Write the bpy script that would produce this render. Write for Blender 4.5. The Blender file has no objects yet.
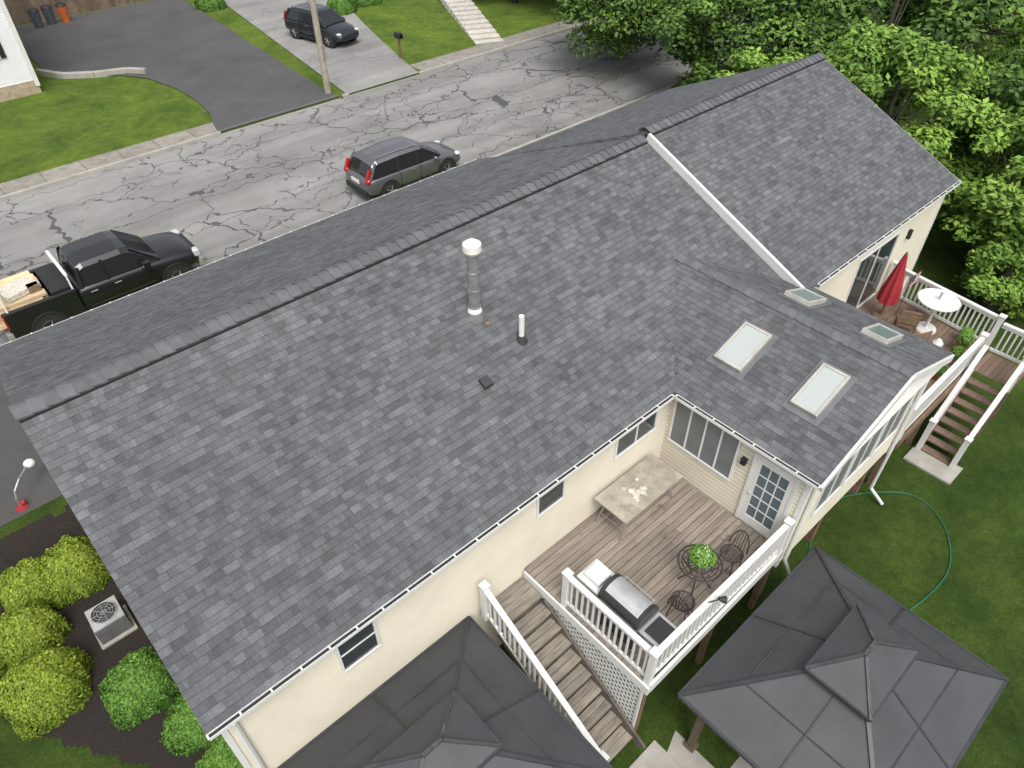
import bpy, bmesh, math, random
import numpy as np
from mathutils import Vector, Matrix
random.seed(5); rng=np.random.default_rng(7)
S=0.88   # scene units per metre
scene=bpy.context.scene

# ------------------------------------------------------------ materials
def nodes(name):
    m=bpy.data.materials.new(name); m.use_nodes=True
    nt=m.node_tree; b=nt.nodes['Principled BSDF']
    return m,nt,b
def N(nt,t,**k):
    n=nt.nodes.new(t)
    for a,v in k.items(): setattr(n,a,v)
    return n
def L(nt,a,b): nt.links.new(a,b)
def mth(nt,op,a,b=None,c=None):
    n=N(nt,'ShaderNodeMath',operation=op)
    for i,x in enumerate((a,b,c)):
        if x is None: continue
        if isinstance(x,(int,float)): n.inputs[i].default_value=x
        else: L(nt,x,n.inputs[i])
    return n.outputs[0]
def mixc(nt,f,a,b,bt='MIX'):
    n=N(nt,'ShaderNodeMix',data_type='RGBA',blend_type=bt)
    for s,x in ((n.inputs[0],f),(n.inputs[6],a),(n.inputs[7],b)):
        if isinstance(x,(int,float)): s.default_value=x
        elif isinstance(x,tuple): s.default_value=(*x[:3],1)
        else: L(nt,x,s)
    return n.outputs[2]
def noise(nt,vec,scale,detail=4,rough=.6,dist=0):
    n=N(nt,'ShaderNodeTexNoise'); n.inputs['Scale'].default_value=scale
    n.inputs['Detail'].default_value=detail; n.inputs['Roughness'].default_value=rough
    n.inputs['Distortion'].default_value=dist
    if vec is not None: L(nt,vec,n.inputs['Vector'])
    return n.outputs['Fac']
def ramp(nt,fac,stops):
    n=N(nt,'ShaderNodeValToRGB'); e=n.color_ramp.elements
    while len(e)<len(stops): e.new(.5)
    for i,(p,c) in enumerate(stops):
        e[i].position=p; e[i].color=(*c,1) if isinstance(c,tuple) else (c,c,c,1)
    L(nt,fac,n.inputs[0]); return n.outputs[0]
def objv(nt,scale=None):
    t=N(nt,'ShaderNodeTexCoord').outputs['Object']
    if scale:
        m=N(nt,'ShaderNodeMapping'); m.inputs['Scale'].default_value=scale; L(nt,t,m.inputs[0]); t=m.outputs[0]
    return t
def bump(nt,b,h,strength=.3,dist=.02):
    n=N(nt,'ShaderNodeBump'); n.inputs['Strength'].default_value=strength; n.inputs['Distance'].default_value=dist
    L(nt,h,n.inputs['Height']); L(nt,n.outputs[0],b.inputs['Normal'])
def mat(name,col,rough=.6,metal=0,ns=3.,amt=.15,bs=None,bstr=.2,coat=0,isl=0,vscale=None,spec=.5,spots=None,laps=False):
    m,nt,b=nodes(name)
    v=objv(nt,vscale)
    f=noise(nt,v,ns,5,.65)
    lo=tuple(max(0,c*(1-amt*1.6)) for c in col); hi=tuple(c*(1+amt*1.6) for c in col)
    c=ramp(nt,f,[(.25,lo),(.75,hi)])
    if isl:
        g=N(nt,'ShaderNodeNewGeometry').outputs['Random Per Island']
        k=mth(nt,'MULTIPLY_ADD',g,2*isl,1-isl)
        cc=N(nt,'ShaderNodeCombineColor')
        for i in range(3): L(nt,k,cc.inputs[i])
        c=mixc(nt,1.,c,cc.outputs[0],'MULTIPLY')
    if spots:
        sf=ramp(nt,noise(nt,objv(nt),spots[1],4,.7),[(spots[2],0.),(spots[2]+.06,.85)])
        c=mixc(nt,sf,c,spots[0])
    if laps:   # shadow line under each siding lap, painted into the colour
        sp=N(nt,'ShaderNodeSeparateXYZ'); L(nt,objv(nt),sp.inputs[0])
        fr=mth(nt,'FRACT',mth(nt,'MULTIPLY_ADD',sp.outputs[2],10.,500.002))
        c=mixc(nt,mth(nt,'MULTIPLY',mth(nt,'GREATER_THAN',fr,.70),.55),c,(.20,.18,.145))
    L(nt,c,b.inputs['Base Color'])
    b.inputs['Roughness'].default_value=rough; b.inputs['Metallic'].default_value=metal
    b.inputs['Coat Weight'].default_value=coat
    b.inputs['Specular IOR Level'].default_value=spec
    if bs: bump(nt,b,noise(nt,v,bs,4),bstr)
    return m

RH=.118
def shingle_mat(name,base=(.118,.122,.129)):
    m,nt,b=nodes(name)
    uv=N(nt,'ShaderNodeUVMap'); uv.uv_map='UVMap'; uv=uv.outputs[0]
    def brick(w,off,c1,c2,mo,sh=0):
        mp=N(nt,'ShaderNodeMapping'); mp.inputs['Location'].default_value=(sh,0,0); L(nt,uv,mp.inputs[0])
        n=N(nt,'ShaderNodeTexBrick'); n.offset=off; n.offset_frequency=2; n.squash=1.35; n.squash_frequency=3
        n.inputs['Scale'].default_value=1; n.inputs['Mortar Size'].default_value=mo
        n.inputs['Brick Width'].default_value=w; n.inputs['Row Height'].default_value=RH
        n.inputs['Mortar Smooth'].default_value=.1; n.inputs['Bias'].default_value=0
        n.inputs['Color1'].default_value=(*c1,1); n.inputs['Color2'].default_value=(*c2,1); n.inputs['Mortar'].default_value=(*[x*.68 for x in c1],1)
        L(nt,mp.outputs[0],n.inputs['Vector']); return n
    lo=tuple(x*.84 for x in base); hi=tuple(x*1.14 for x in base)
    b1=brick(.20,.43,lo,hi,.0022); b2=brick(.13,.61,(.80,.80,.80),(1.17,1.17,1.17),.0,7.3);b3=brick(.33,.37,(.88,.88,.88),(1.1,1.1,1.1),.0,3.1)
    c=mixc(nt,1.,b1.outputs[0],b2.outputs[0],'MULTIPLY');c=mixc(nt,1.,c,b3.outputs[0],'MULTIPLY')
    v=objv(nt)
    c=mixc(nt,1.,c,ramp(nt,noise(nt,v,.45,4),[(.3,(.88,.88,.885)),(.7,(1.09,1.09,1.08))]),'MULTIPLY')
    c=mixc(nt,1.,c,ramp(nt,noise(nt,v,13,3),[(.3,.9),(.7,1.1)]),'MULTIPLY')
    c=mixc(nt,1.,c,ramp(nt,noise(nt,v,60,2),[(.25,.74),(.75,1.24)]),'MULTIPLY')
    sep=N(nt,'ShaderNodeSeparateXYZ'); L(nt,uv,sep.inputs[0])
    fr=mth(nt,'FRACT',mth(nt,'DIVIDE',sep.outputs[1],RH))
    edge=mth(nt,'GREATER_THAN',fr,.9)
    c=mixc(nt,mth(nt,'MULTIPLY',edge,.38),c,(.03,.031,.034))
    L(nt,c,b.inputs['Base Color']); b.inputs['Roughness'].default_value=.92; b.inputs['Specular IOR Level'].default_value=.25
    h=mth(nt,'SUBTRACT',mth(nt,'MULTIPLY',b2.outputs[0],.7),fr)
    h=mth(nt,'MULTIPLY_ADD',noise(nt,v,60,2),.5,h)
    bump(nt,b,h,.65,.015)
    return m

def grass_mat(name,a=(.028,.058,.012),bcol=(.09,.145,.03),brown=(.14,.115,.045),bamt=.6):
    m,nt,b=nodes(name); v=objv(nt)
    c=ramp(nt,noise(nt,v,24,6,.8),[(.3,a),(.72,bcol)])
    c=mixc(nt,1.,c,ramp(nt,noise(nt,v,.7,4,.6),[(.3,(.62,.68,.64)),(.7,(1.35,1.27,1.1))]),'MULTIPLY')
    c=mixc(nt,1.,c,ramp(nt,noise(nt,v,4,4,.7),[(.3,(.76,.79,.76)),(.7,(1.22,1.2,1.12))]),'MULTIPLY')
    f=ramp(nt,noise(nt,v,1.6,5,.7),[(bamt,0.),(bamt+.14,.7)])
    c=mixc(nt,f,c,brown)
    L(nt,c,b.inputs['Base Color']); b.inputs['Roughness'].default_value=.95; b.inputs['Specular IOR Level'].default_value=.15
    bump(nt,b,noise(nt,v,40,4,.8),1.,.06)
    return m

def asphalt_mat(name,base,cracks=0.,tint=(1,.985,.95)):
    m,nt,b=nodes(name); v=objv(nt)
    lo=tuple(base*.84*t for t in tint); hi=tuple(base*1.18*t for t in tint)
    c=ramp(nt,noise(nt,v,.5,6,.65),[(.3,lo),(.7,hi)])
    c=mixc(nt,1.,c,ramp(nt,noise(nt,v,45,2),[(.3,.8),(.7,1.18)]),'MULTIPLY')
    if cracks:
        st=objv(nt,(.05,.8,1)); c=mixc(nt,1.,c,ramp(nt,noise(nt,st,1.2,3),[(.35,.84),(.65,1.1)]),'MULTIPLY')
        nz=N(nt,'ShaderNodeTexNoise'); nz.inputs['Scale'].default_value=1.5; nz.inputs['Detail'].default_value=4; L(nt,v,nz.inputs['Vector'])
        w=N(nt,'ShaderNodeVectorMath',operation='MULTIPLY_ADD'); L(nt,nz.outputs['Color'],w.inputs[0]); w.inputs[1].default_value=(1.1,1.1,0); L(nt,v,w.inputs[2])
        def vor(sc,th,mask_s,mlo,asp=(.7,1.3,0)):
            mp=N(nt,'ShaderNodeMapping'); mp.inputs['Scale'].default_value=asp; L(nt,w.outputs[0],mp.inputs[0])
            t=N(nt,'ShaderNodeTexVoronoi',feature='DISTANCE_TO_EDGE'); t.inputs['Scale'].default_value=sc; L(nt,mp.outputs[0],t.inputs['Vector'])
            ln=mth(nt,'LESS_THAN',t.outputs['Distance'],th)
            mk=ramp(nt,noise(nt,v,mask_s,3),[(mlo,0.),(mlo+.04,1.)])
            return mth(nt,'MULTIPLY',ln,mk)
        f=mth(nt,'MAXIMUM',vor(.36,.0085,.25,.33),vor(.95,.015,.3,.5,(.8,1.1,0)))
        sp=N(nt,'ShaderNodeSeparateXYZ'); L(nt,w.outputs[0],sp.inputs[0])
        for yy in (12.6,14.5,17.2):
            f=mth(nt,'MAXIMUM',f,mth(nt,'LESS_THAN',mth(nt,'ABSOLUTE',mth(nt,'SUBTRACT',sp.outputs[1],yy)),.022))
        c=mixc(nt,mth(nt,'MULTIPLY',f,.8*cracks),c,(.045,.045,.047))
    L(nt,c,b.inputs['Base Color']); b.inputs['Roughness'].default_value=.9; b.inputs['Specular IOR Level'].default_value=.3
    bump(nt,b,noise(nt,v,70,2),.4,.01)
    return m

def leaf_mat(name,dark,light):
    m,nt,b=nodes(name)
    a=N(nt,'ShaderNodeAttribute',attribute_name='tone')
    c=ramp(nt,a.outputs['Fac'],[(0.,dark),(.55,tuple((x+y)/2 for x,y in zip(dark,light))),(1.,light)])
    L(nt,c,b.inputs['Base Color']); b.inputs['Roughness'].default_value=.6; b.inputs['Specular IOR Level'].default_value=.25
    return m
def glass_mat(name,col=(.035,.045,.05),rough=.06):
    m,nt,b=nodes(name); b.inputs['Base Color'].default_value=(*col,1); b.inputs['Roughness'].default_value=rough
    b.inputs['Specular IOR Level'].default_value=.9; return m

M_sh=shingle_mat('roof_shingles')
M_white=mat('white_vinyl',(.68,.68,.66),.45,ns=2,amt=.03)
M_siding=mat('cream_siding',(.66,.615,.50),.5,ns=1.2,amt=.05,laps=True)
M_siding2=mat('neighbour_siding',(.72,.73,.74),.5,ns=1.2,amt=.03)
M_black=mat('black_trim',(.018,.018,.02),.5)
M_glass=glass_mat('window_glass')
M_glassl=glass_mat('skylight_glass',(.42,.455,.44),.12)  # sky reflection put into the pale base colour
M_glassf=glass_mat('skylight_glass_far',(.20,.26,.24),.08)
M_screen=mat('window_screen',(.16,.17,.18),.4,amt=.1)
M_grass=grass_mat('lawn_grass')
M_grass2=grass_mat('street_lawn_grass',(.06,.11,.018),(.17,.245,.045),(.2,.19,.07),.58)
def mulch():
    m,nt,b=nodes('mulch'); v=objv(nt)
    c=ramp(nt,noise(nt,v,28,5,.8),[(.3,(.014,.011,.010)),(.6,(.045,.034,.028)),(.8,(.11,.085,.065))])
    L(nt,c,b.inputs['Base Color']); b.inputs['Roughness'].default_value=1
    bump(nt,b,noise(nt,v,30,4,.8),1,.06); return m
M_mulch=mulch()
M_road=asphalt_mat('road_asphalt',.235,1.)
M_drive=asphalt_mat('driveway_asphalt',.08,0,(1,1,1.0))
M_drive2=asphalt_mat('old_driveway_asphalt',.25,.3)
M_conc=mat('concrete',(.34,.325,.29),.9,ns=2,amt=.14,bs=40,bstr=.2)
M_deck=mat('weathered_deck',(.245,.208,.172),.85,ns=3,amt=.24,bs=12,bstr=.25,isl=.18,vscale=(.6,7,7),spots=((.12,.105,.085),1.1,.62))
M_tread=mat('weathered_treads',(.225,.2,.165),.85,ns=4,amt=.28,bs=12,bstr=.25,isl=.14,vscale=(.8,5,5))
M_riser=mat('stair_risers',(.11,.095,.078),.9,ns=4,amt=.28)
M_deck2=mat('stained_deck',(.18,.125,.09),.8,ns=4,amt=.2,isl=.14,vscale=(.6,7,7))
M_wood=mat('brown_wood',(.17,.11,.07),.8,ns=4,amt=.25)
M_bark=mat('bark',(.09,.075,.06),.95,ns=6,amt=.3,bs=14,bstr=.6)
M_gaz=mat('gazebo_metal',(.062,.064,.069),.5,ns=1.3,amt=.13,bs=3,bstr=.05,spec=.4)
M_gazrib=mat('gazebo_ribs',(.042,.044,.048),.45,ns=3,amt=.2)
M_rust=mat('stained_ribs',(.05,.05,.054),.6,ns=5,amt=.2,spots=((.14,.095,.07),1.8,.56))
M_galv=mat('galvanised_pipe',(.42,.42,.42),.4,.7,ns=6,amt=.2)
M_pvc=mat('white_pipe',(.74,.73,.68),.5,ns=4,amt=.08)
M_lead=mat('dark_boot',(.035,.035,.038),.6)
M_steel=mat('stainless',(.66,.66,.65),.3,.7,ns=5,amt=.1)
M_flash=mat('flashing',(.16,.165,.175),.5,.3)
M_rubber=mat('tyre',(.02,.02,.021),.85)
M_lumber=mat('lumber',(.62,.48,.29),.7,ns=4,amt=.15,isl=.2)
M_foil=mat('mossy_tabletop',(.36,.33,.265),.8,ns=2.2,amt=.28,bs=9,bstr=.3,spots=((.2,.19,.13),1.7,.56))
M_red=mat('red_fabric',(.30,.02,.03),.8,amt=.15)
M_terr=mat('terracotta',(.36,.15,.08),.8)
M_hose=mat('green_hose',(.02,.15,.09),.45)
M_tail=mat('tail_light',(.4,.012,.012),.2,amt=.02)
M_lamp=mat('head_light',(.5,.52,.55),.12,amt=.02)
M_orange=mat('orange_plastic',(.5,.12,.03),.5)
M_bin=mat('bin_plastic',(.07,.085,.10),.5)
M_fence=mat('fence_wood',(.15,.11,.08),.85,ns=3,amt=.25,isl=.2)
M_stone=mat('foundation_stone',(.38,.31,.22),.9,ns=5,amt=.2,bs=8,bstr=.5)
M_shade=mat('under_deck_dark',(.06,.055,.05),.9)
M_cloth=mat('grey_rag',(.55,.52,.45),.9,amt=.25,ns=12)

# ------------------------------------------------------------ mesh builder
def empty(name,loc=(0,0,0),rz=0,sc=1):
    e=bpy.data.objects.new(name,None); e.location=loc; e.rotation_euler=(0,0,rz); e.scale=(sc,)*3
    e.empty_display_size=.2; scene.collection.objects.link(e); return e
class MB:
    def __init__(s): s.v=[];s.f=[];s.m=[];s.uv=None
    def add(s,vs,fs,mi=0,M=None):
        o=len(s.v)
        for p in vs:
            p=Vector(p); s.v.append(tuple(M@p) if M else tuple(p))
        for f in fs: s.f.append([i+o for i in f]); s.m.append(mi)
    def box(s,x0,x1,y0,y1,z0,z1,mi=0,M=None):
        if x0>x1:x0,x1=x1,x0
        if y0>y1:y0,y1=y1,y0
        if z0>z1:z0,z1=z1,z0
        s.add([(x0,y0,z0),(x1,y0,z0),(x1,y1,z0),(x0,y1,z0),(x0,y0,z1),(x1,y0,z1),(x1,y1,z1),(x0,y1,z1)],
              [(0,3,2,1),(4,5,6,7),(0,1,5,4),(1,2,6,5),(2,3,7,6),(3,0,4,7)],mi,M)
    def beam(s,p0,p1,w,h,mi=0,up=(0,0,1)):
        p0=Vector(p0);p1=Vector(p1);d=(p1-p0);l=d.length
        if l<1e-6:return
        d/=l;u=Vector(up)
        if abs(d.dot(u))>.98:u=Vector((0,1,0))
        sd=d.cross(u).normalized();u=sd.cross(d).normalized()
        M=Matrix((( d.x,sd.x,u.x,p0.x),(d.y,sd.y,u.y,p0.y),(d.z,sd.z,u.z,p0.z),(0,0,0,1)))
        s.box(0,l,-w/2,w/2,-h/2,h/2,mi,M)
    def cyl(s,p0,p1,r0,r1=None,n=12,mi=0,cap=True):
        if r1 is None:r1=r0
        p0=Vector(p0);p1=Vector(p1);d=(p1-p0).normalized()
        u=Vector((0,0,1)) if abs(d.z)<.9 else Vector((1,0,0))
        a=d.cross(u).normalized();b=d.cross(a)
        vs=[];
        for p,r in ((p0,r0),(p1,r1)):
            for i in range(n):
                t=2*math.pi*i/n; vs.append(p+a*(r*math.cos(t))+b*(r*math.sin(t)))
        fs=[(i,(i+1)%n,n+(i+1)%n,n+i) for i in range(n)]
        if cap: fs+=[tuple(range(n))[::-1],tuple(range(n,2*n))]
        s.add(vs,fs,mi)
    def tube(s,pts,r,n=6,mi=0):
        for a,b in zip(pts[:-1],pts[1:]): s.cyl(a,b,r,r,n,mi)
    def sph(s,c,r,mi=0,n=10,m=6,sq=(1,1,1)):
        vs=[];fs=[]
        for j in range(m+1):
            ph=math.pi*j/m
            for i in range(n):
                t=2*math.pi*i/n; vs.append((c[0]+r*sq[0]*math.sin(ph)*math.cos(t),c[1]+r*sq[1]*math.sin(ph)*math.sin(t),c[2]+r*sq[2]*math.cos(ph)))
        for j in range(m):
            for i in range(n):
                fs.append((j*n+i,(j+1)*n+i,(j+1)*n+(i+1)%n,j*n+(i+1)%n))
        s.add(vs,fs,mi)
    def build(s,name,mats,parent=None,bevel=0,smooth=False,sub=0):
        me=bpy.data.meshes.new(name); me.from_pydata(s.v,[],s.f)
        for m in mats: me.materials.append(m)
        me.polygons.foreach_set('material_index',s.m)
        bm=bmesh.new();bm.from_mesh(me);bmesh.ops.recalc_face_normals(bm,faces=bm.faces)
        bm.to_mesh(me);bm.free()
        if smooth: me.polygons.foreach_set('use_smooth',[True]*len(me.polygons))
        me.update()
        o=bpy.data.objects.new(name,me); scene.collection.objects.link(o)
        if parent: o.parent=parent
        if bevel:
            b=o.modifiers.new('b','BEVEL'); b.width=bevel; b.segments=2; b.limit_method='ANGLE'
        if sub:
            q=o.modifiers.new('s','SUBSURF'); q.levels=sub; q.render_levels=sub
        return o

# ------------------------------------------------------------ ground
Z0=-6.1; ZF=-4.92; ZR=-5.0
def gh(x,y):
    if y>9.58 and y<18.42: return ZR-.06
    if y>3.6: return ZF
    if y<2.4: return Z0
    t=(y-2.4)/1.2; t=t*t*(3-2*t); return Z0+(ZF-Z0)*t
def inpoly(x,y,P):
    c=False;j=len(P)-1
    for i in range(len(P)):
        if (P[i][1]>y)!=(P[j][1]>y) and x<(P[j][0]-P[i][0])*(y-P[i][1])/(P[j][1]-P[i][1])+P[i][0]: c=not c
        j=i
    return c
xs=[-250,-100,-40,-20,-12,-8,-6,-5,-4.5]+list(np.arange(-4,.6,.08))+[1,2,3,5,7,9,11,13,15,17,19,21,24,28,34,42,55,80,130,250]
ys=[-250,-100,-40,-20,-14,-10,-8,-6,-5]+list(np.arange(-4.2,4.0,.08))+[5,6,8,9.56,9.6,12,15,18.4,18.44,19,20,22,25,30,36,45,60,90,150,300]
MP=[(-6,3.0),(-3.4,1.1),(-2.75,.35),(-2.2,-.5),(-1.6,-1.45),(-1.15,-2.0),(-.7,-2.9),(-.5,-4.6),(.6,-4.6),(.6,3.4),(-3,3.4)]
vs=[(x,y,gh(x,y)) for y in ys for x in xs]; nx=len(xs); fs=[];mi=[]
for j in range(len(ys)-1):
    for i in range(nx-1):
        fs.append((j*nx+i,j*nx+i+1,(j+1)*nx+i+1,(j+1)*nx+i))
        cx=(xs[i]+xs[i+1])/2;cy=(ys[j]+ys[j+1])/2
        q=.12*math.sin(cx*5+cy*3)+.06*math.sin(cy*13)
        mi.append(1 if inpoly(cx+q*.5,cy+q*.5,MP) else (2 if cy>6 else 0))
g=MB();g.v=vs;g.f=fs;g.m=mi
g.build('ground',[M_grass,M_mulch,M_grass2])

def sheet(name,poly,z,m,sub=False):
    b=MB(); b.add([(x,y,z) for x,y in poly],[tuple(range(len(poly)))]); return b.build(name,[m])
sheet('road',[(-250,9.6),(250,9.6),(250,18.4),(-250,18.4)],ZR,M_road)
b=MB()
for a,c in [(-200,10.3),(15.9,16.2),(20.0,200)]: b.box(a,c,18.4,18.53,ZR-.05,ZF+.05)
for a,c in [(-200,-7.5),(.4,200)]: b.box(a,c,9.47,9.6,ZR-.05,ZF+.03)
b.build('kerb',[M_conc],bevel=.015)
b=MB()
x=-60.
while x<70:
    if not(10.2<x<15.4 or 15.8<x<19.9): b.box(x+.01,x+1.35,18.53,19.55,ZF-.05,ZF+.035)
    x+=1.36
M_side=mat('sidewalk_surface',(.24,.225,.195),.95,ns=3,amt=.2,bs=30,bstr=.3,isl=.08)
b.build('sidewalk',[M_side])
sheet('driveway',[(10.2,18.42),(15.75,18.42),(15.65,19.6),(16.3,28),(17.2,38.6),(7.6,38.6),(7.3,30.2),(8.2,28.4),(9.6,27.6),(10.5,26.2),(10.9,24.2),(11,22.3),(10.8,20.4),(10.4,19.3)],ZF+.04,M_drive)
sheet('driveway.001',[(16.1,18.42),(19.95,18.42),(20.4,20.2),(21.8,25),(23.6,30.5),(25,36),(18.6,36),(17.6,29),(16.6,22)],ZF+.041,M_drive2)
sheet('driveway.002',[(-8,3.62),(.1,3.62),(.1,9.6),(-8,9.6)],ZF+.006,M_drive)
b=MB()
for (a,c) in ((10.2,15.75),(16.1,19.95)):
    b.add([(a,18.36,ZR+.004),(c,18.36,ZR+.004),(c,18.6,ZF+.045),(a,18.6,ZF+.045)],[(0,1,2,3)])
b.build('driveway_apron',[M_drive2])
b=MB()
for i in range(15):
    t=i/14.; x=25.3+4.1*t; y=19.7+8.9*t
    M=Matrix.Translation((x,y,ZF+.05+.04*i))@Matrix.Rotation(math.radians(-25),4,'Z')
    b.box(-.75,.75,-.25,.25,-.4,0,0,M)
b.build('stone_steps_path',[mat('path_stone',(.5,.47,.42),.85,ns=4,amt=.15,isl=.1)],bevel=.02)
b=MB()
pts=[(7.0,30.2),(7.7,28.9),(8.8,28.1),(10.1,27.6),(10.7,26.9)]
for p,q in zip(pts[:-1],pts[1:]): b.beam((*p,ZF+.1),(*q,ZF+.1),.22,.3)
b.build('retaining_wall',[M_conc],bevel=.03)

# ------------------------------------------------------------ house
house=empty('ranch_house')
r=.4365; LX=20.49; XS=13.08; W=4.6; WF=5.98; YW=-4.45; XW=9.0
def roofplane(name,poly,axis,th=.07,mats=None):
    n=(Vector(poly[1])-Vector(poly[0])).cross(Vector(poly[2])-Vector(poly[0])).normalized()
    if n.z<0: poly=poly[::-1]; n=-n
    s=math.sqrt(max(1e-6,1-n.z**2))
    k=len(poly)
    vs=[tuple(p) for p in poly]+[(p[0],p[1],p[2]-th) for p in poly]
    fs=[tuple(range(k)),tuple(range(k,2*k))[::-1]]+[(i,k+i,k+(i+1)%k,(i+1)%k) for i in range(k)]
    me=bpy.data.meshes.new(name); me.from_pydata(vs,[],fs); uvl=me.uv_layers.new(name='UVMap')
    for lp in me.loops:
        p=me.vertices[lp.vertex_index].co; uvl.data[lp.index].uv=(p[axis]+30,(p[2]+20)/s)
    for m in (mats or [M_sh]): me.materials.append(m)
    o=bpy.data.objects.new(name,me); scene.collection.objects.link(o); o.parent=house; return o
RZ=.13
roofplane('rear_roof_slope',[(0,0,0),(XS,0,0),(XS,-W,-r*W),(0,-W,-r*W)],0)
roofplane('front_roof_slope',[(0,0,0),(XS,0,0),(XS,WF,-r*WF),(0,WF,-r*WF)],0)
roofplane('rear_roof_slope_raised',[(XS+.02,0,RZ),(LX,0,RZ),(LX,-W,RZ-r*W),(XS+.02,-W,RZ-r*W)],0)
FR=4.9; r2=(r*FR+RZ-.012)/FR
roofplane('front_roof_slope_raised',[(XS-.05,0,RZ-.03),(LX,0,RZ-.002),(LX,FR,RZ-r2*FR),(XS-.05,FR,RZ-r2*FR)],0,.12)
M_cap=mat('ridge_cap_shingles',(.115,.119,.126),.92,ns=8,amt=.12,isl=.14,bs=60,bstr=.3)
def ridge(name,p0,p1,slope,n,halfw=.15,vent=True,axis=0):
    b=MB(); p0=Vector(p0);p1=Vector(p1);d=p1-p0;st=d/n
    for i in range(n):
        a=p0+st*i-st*.12; c=p0+st*(i+1)
        za=.035+(.04 if vent else 0); zc=.010+(.04 if vent else 0)
        j=random.uniform(-.006,.006)
        hw=halfw+j
        side=Vector((0,1,0)) if axis==0 else Vector((1,0,0))
        vs=[]
        for q,z in ((a,za),(c,zc)):
            vs+= [q+side*hw+Vector((0,0,-slope*hw+z)), q+side*.03+Vector((0,0,z-.004)), q-side*.03+Vector((0,0,z-.004)), q-side*hw+Vector((0,0,-slope*hw+z))]
        lo=[v-Vector((0,0,.022)) for v in vs]
        b.add(vs+lo,[(0,1,5,4),(1,2,6,5),(2,3,7,6),(0,8,9,1),(1,9,10,2),(2,10,11,3),(3,11,15,7),(0,4,12,8)],0)
    if vent:
        hw=halfw+.012
        side=Vector((0,1,0))
        vs=[]
        for q in (p0,p1): vs+=[q+side*hw+Vector((0,0,-slope*hw)),q+Vector((0,0,.02)),q-side*hw+Vector((0,0,-slope*hw)),q+side*hw+Vector((0,0,-slope*hw+.035)),q+Vector((0,0,.035)),q-side*hw+Vector((0,0,-slope*hw+.035))]
        b.add(vs,[(0,3,9,6),(2,8,11,5),(3,4,10,9),(4,5,11,10),(0,1,4,3),(1,2,5,4),(6,9,10,7),(7,10,11,8)],1)
    return b.build(name,[M_cap,M_black],house)
ridge('ridge_cap',(0,0,0),(XS-.1,0,0),r,66,.18)
ridge('ridge_cap_raised',(XS+.02,0,RZ),(LX,0,RZ),r,38,.18)
WX0,WXR,WX1,WY=8.82,11.24,13.5,-7.5; ze=-r*W; zr=-1.116
roofplane('wing_roof_slope_near',[(WX0,-W,ze+.006),(WXR,-2.557,zr+.006),(WXR,WY,zr+.006),(WX0,WY,ze+.006)],1)
roofplane('wing_roof_slope_far',[(WXR,-2.557,zr+.006),(WX1,-W+.15,ze+.05),(WX1,WY,ze+.05),(WXR,WY,zr+.006)],1)
ridge('wing_ridge_cap',(WXR,-2.5,zr+.006),(WXR,WY,zr+.006),.37,28,.13,False,1)
b=MB()
b.beam((XS-.03,-.12,RZ-.05-.05),(XS-.03,-W-.02,RZ-r*W-.05+.03),.075,.2,0)
b.beam((.012,.0,-.13),(.012,-W,-.13-r*W),.03,.12,0); b.beam((.012,0,-.13),(.012,WF,-.13-r*WF),.03,.12,0)
b.beam((LX-.012,0,RZ-.13),(LX-.012,-W,RZ-.13-r*W),.03,.12,0); b.beam((LX+.012,0,RZ-.06),(LX+.012,-W,RZ-.06-r*W),.02,.1,0); b.beam((LX-.012,0,RZ-.2),(LX-.012,FR,RZ-.2-r*FR),.03,.12,0)
b.beam((WXR,WY-.02,zr-.1),(WX0,WY-.02,ze-.1),.05,.16,0); b.beam((WXR,WY-.02,zr-.1),(WX1,WY-.02,ze-.06),.05,.16,0)
b.box(0.03,WX0+.1,-W+.02,YW+.02,ze-.13,ze-.10,0); b.box(XS,LX-.03,-W+.02,YW+.02,ze-.02,ze+.01,0)
b.box(WX0+.02,XW+.02,WY+.02,-W+.02,ze-.13,ze-.10,0)
b.box(XW,13.3,WY+.02,-7.28,ze-.2,ze-.165,0)
b.build('trim_boards',[M_white],house,bevel=.006)
b=MB()
def gutter(p0,p1,out):
    p0=Vector(p0);p1=Vector(p1);o=Vector(out);n=max(2,int((p1-p0).length/.40))
    b.beam(p0+o*.062,p1+o*.062,.009,.06,0); b.beam(p0+o*.005,p1+o*.005,.01,.09,0)
    b.beam(p0+o*.033+Vector((0,0,-.026)),p1+o*.033+Vector((0,0,-.026)),.05,.008,1)
    b.beam(p0+o*.033+Vector((0,0,.020)),p1+o*.033+Vector((0,0,.020)),.048,.006,1)
    for i in range(n+1):
        q=p0+(p1-p0)*(i/n); b.beam(q+Vector((0,0,.034)),q+o*.07+Vector((0,0,.034)),.025,.012,0)
gutter((0,-W,ze-.055),(WX0-.08,-W,ze-.055),(0,-1,0))
gutter((WX0,-W-.08,ze-.055),(WX0,WY,ze-.055),(-1,0,0))
gutter((WX1+.1,-W,ze+RZ-.055),(LX,-W,ze+RZ-.055),(0,-1,0))
gutter((0,WF,-r*WF-.05),(XS,WF,-r*WF-.05),(0,1,0))
b.build('gutter',[M_white,M_black],house)
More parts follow.
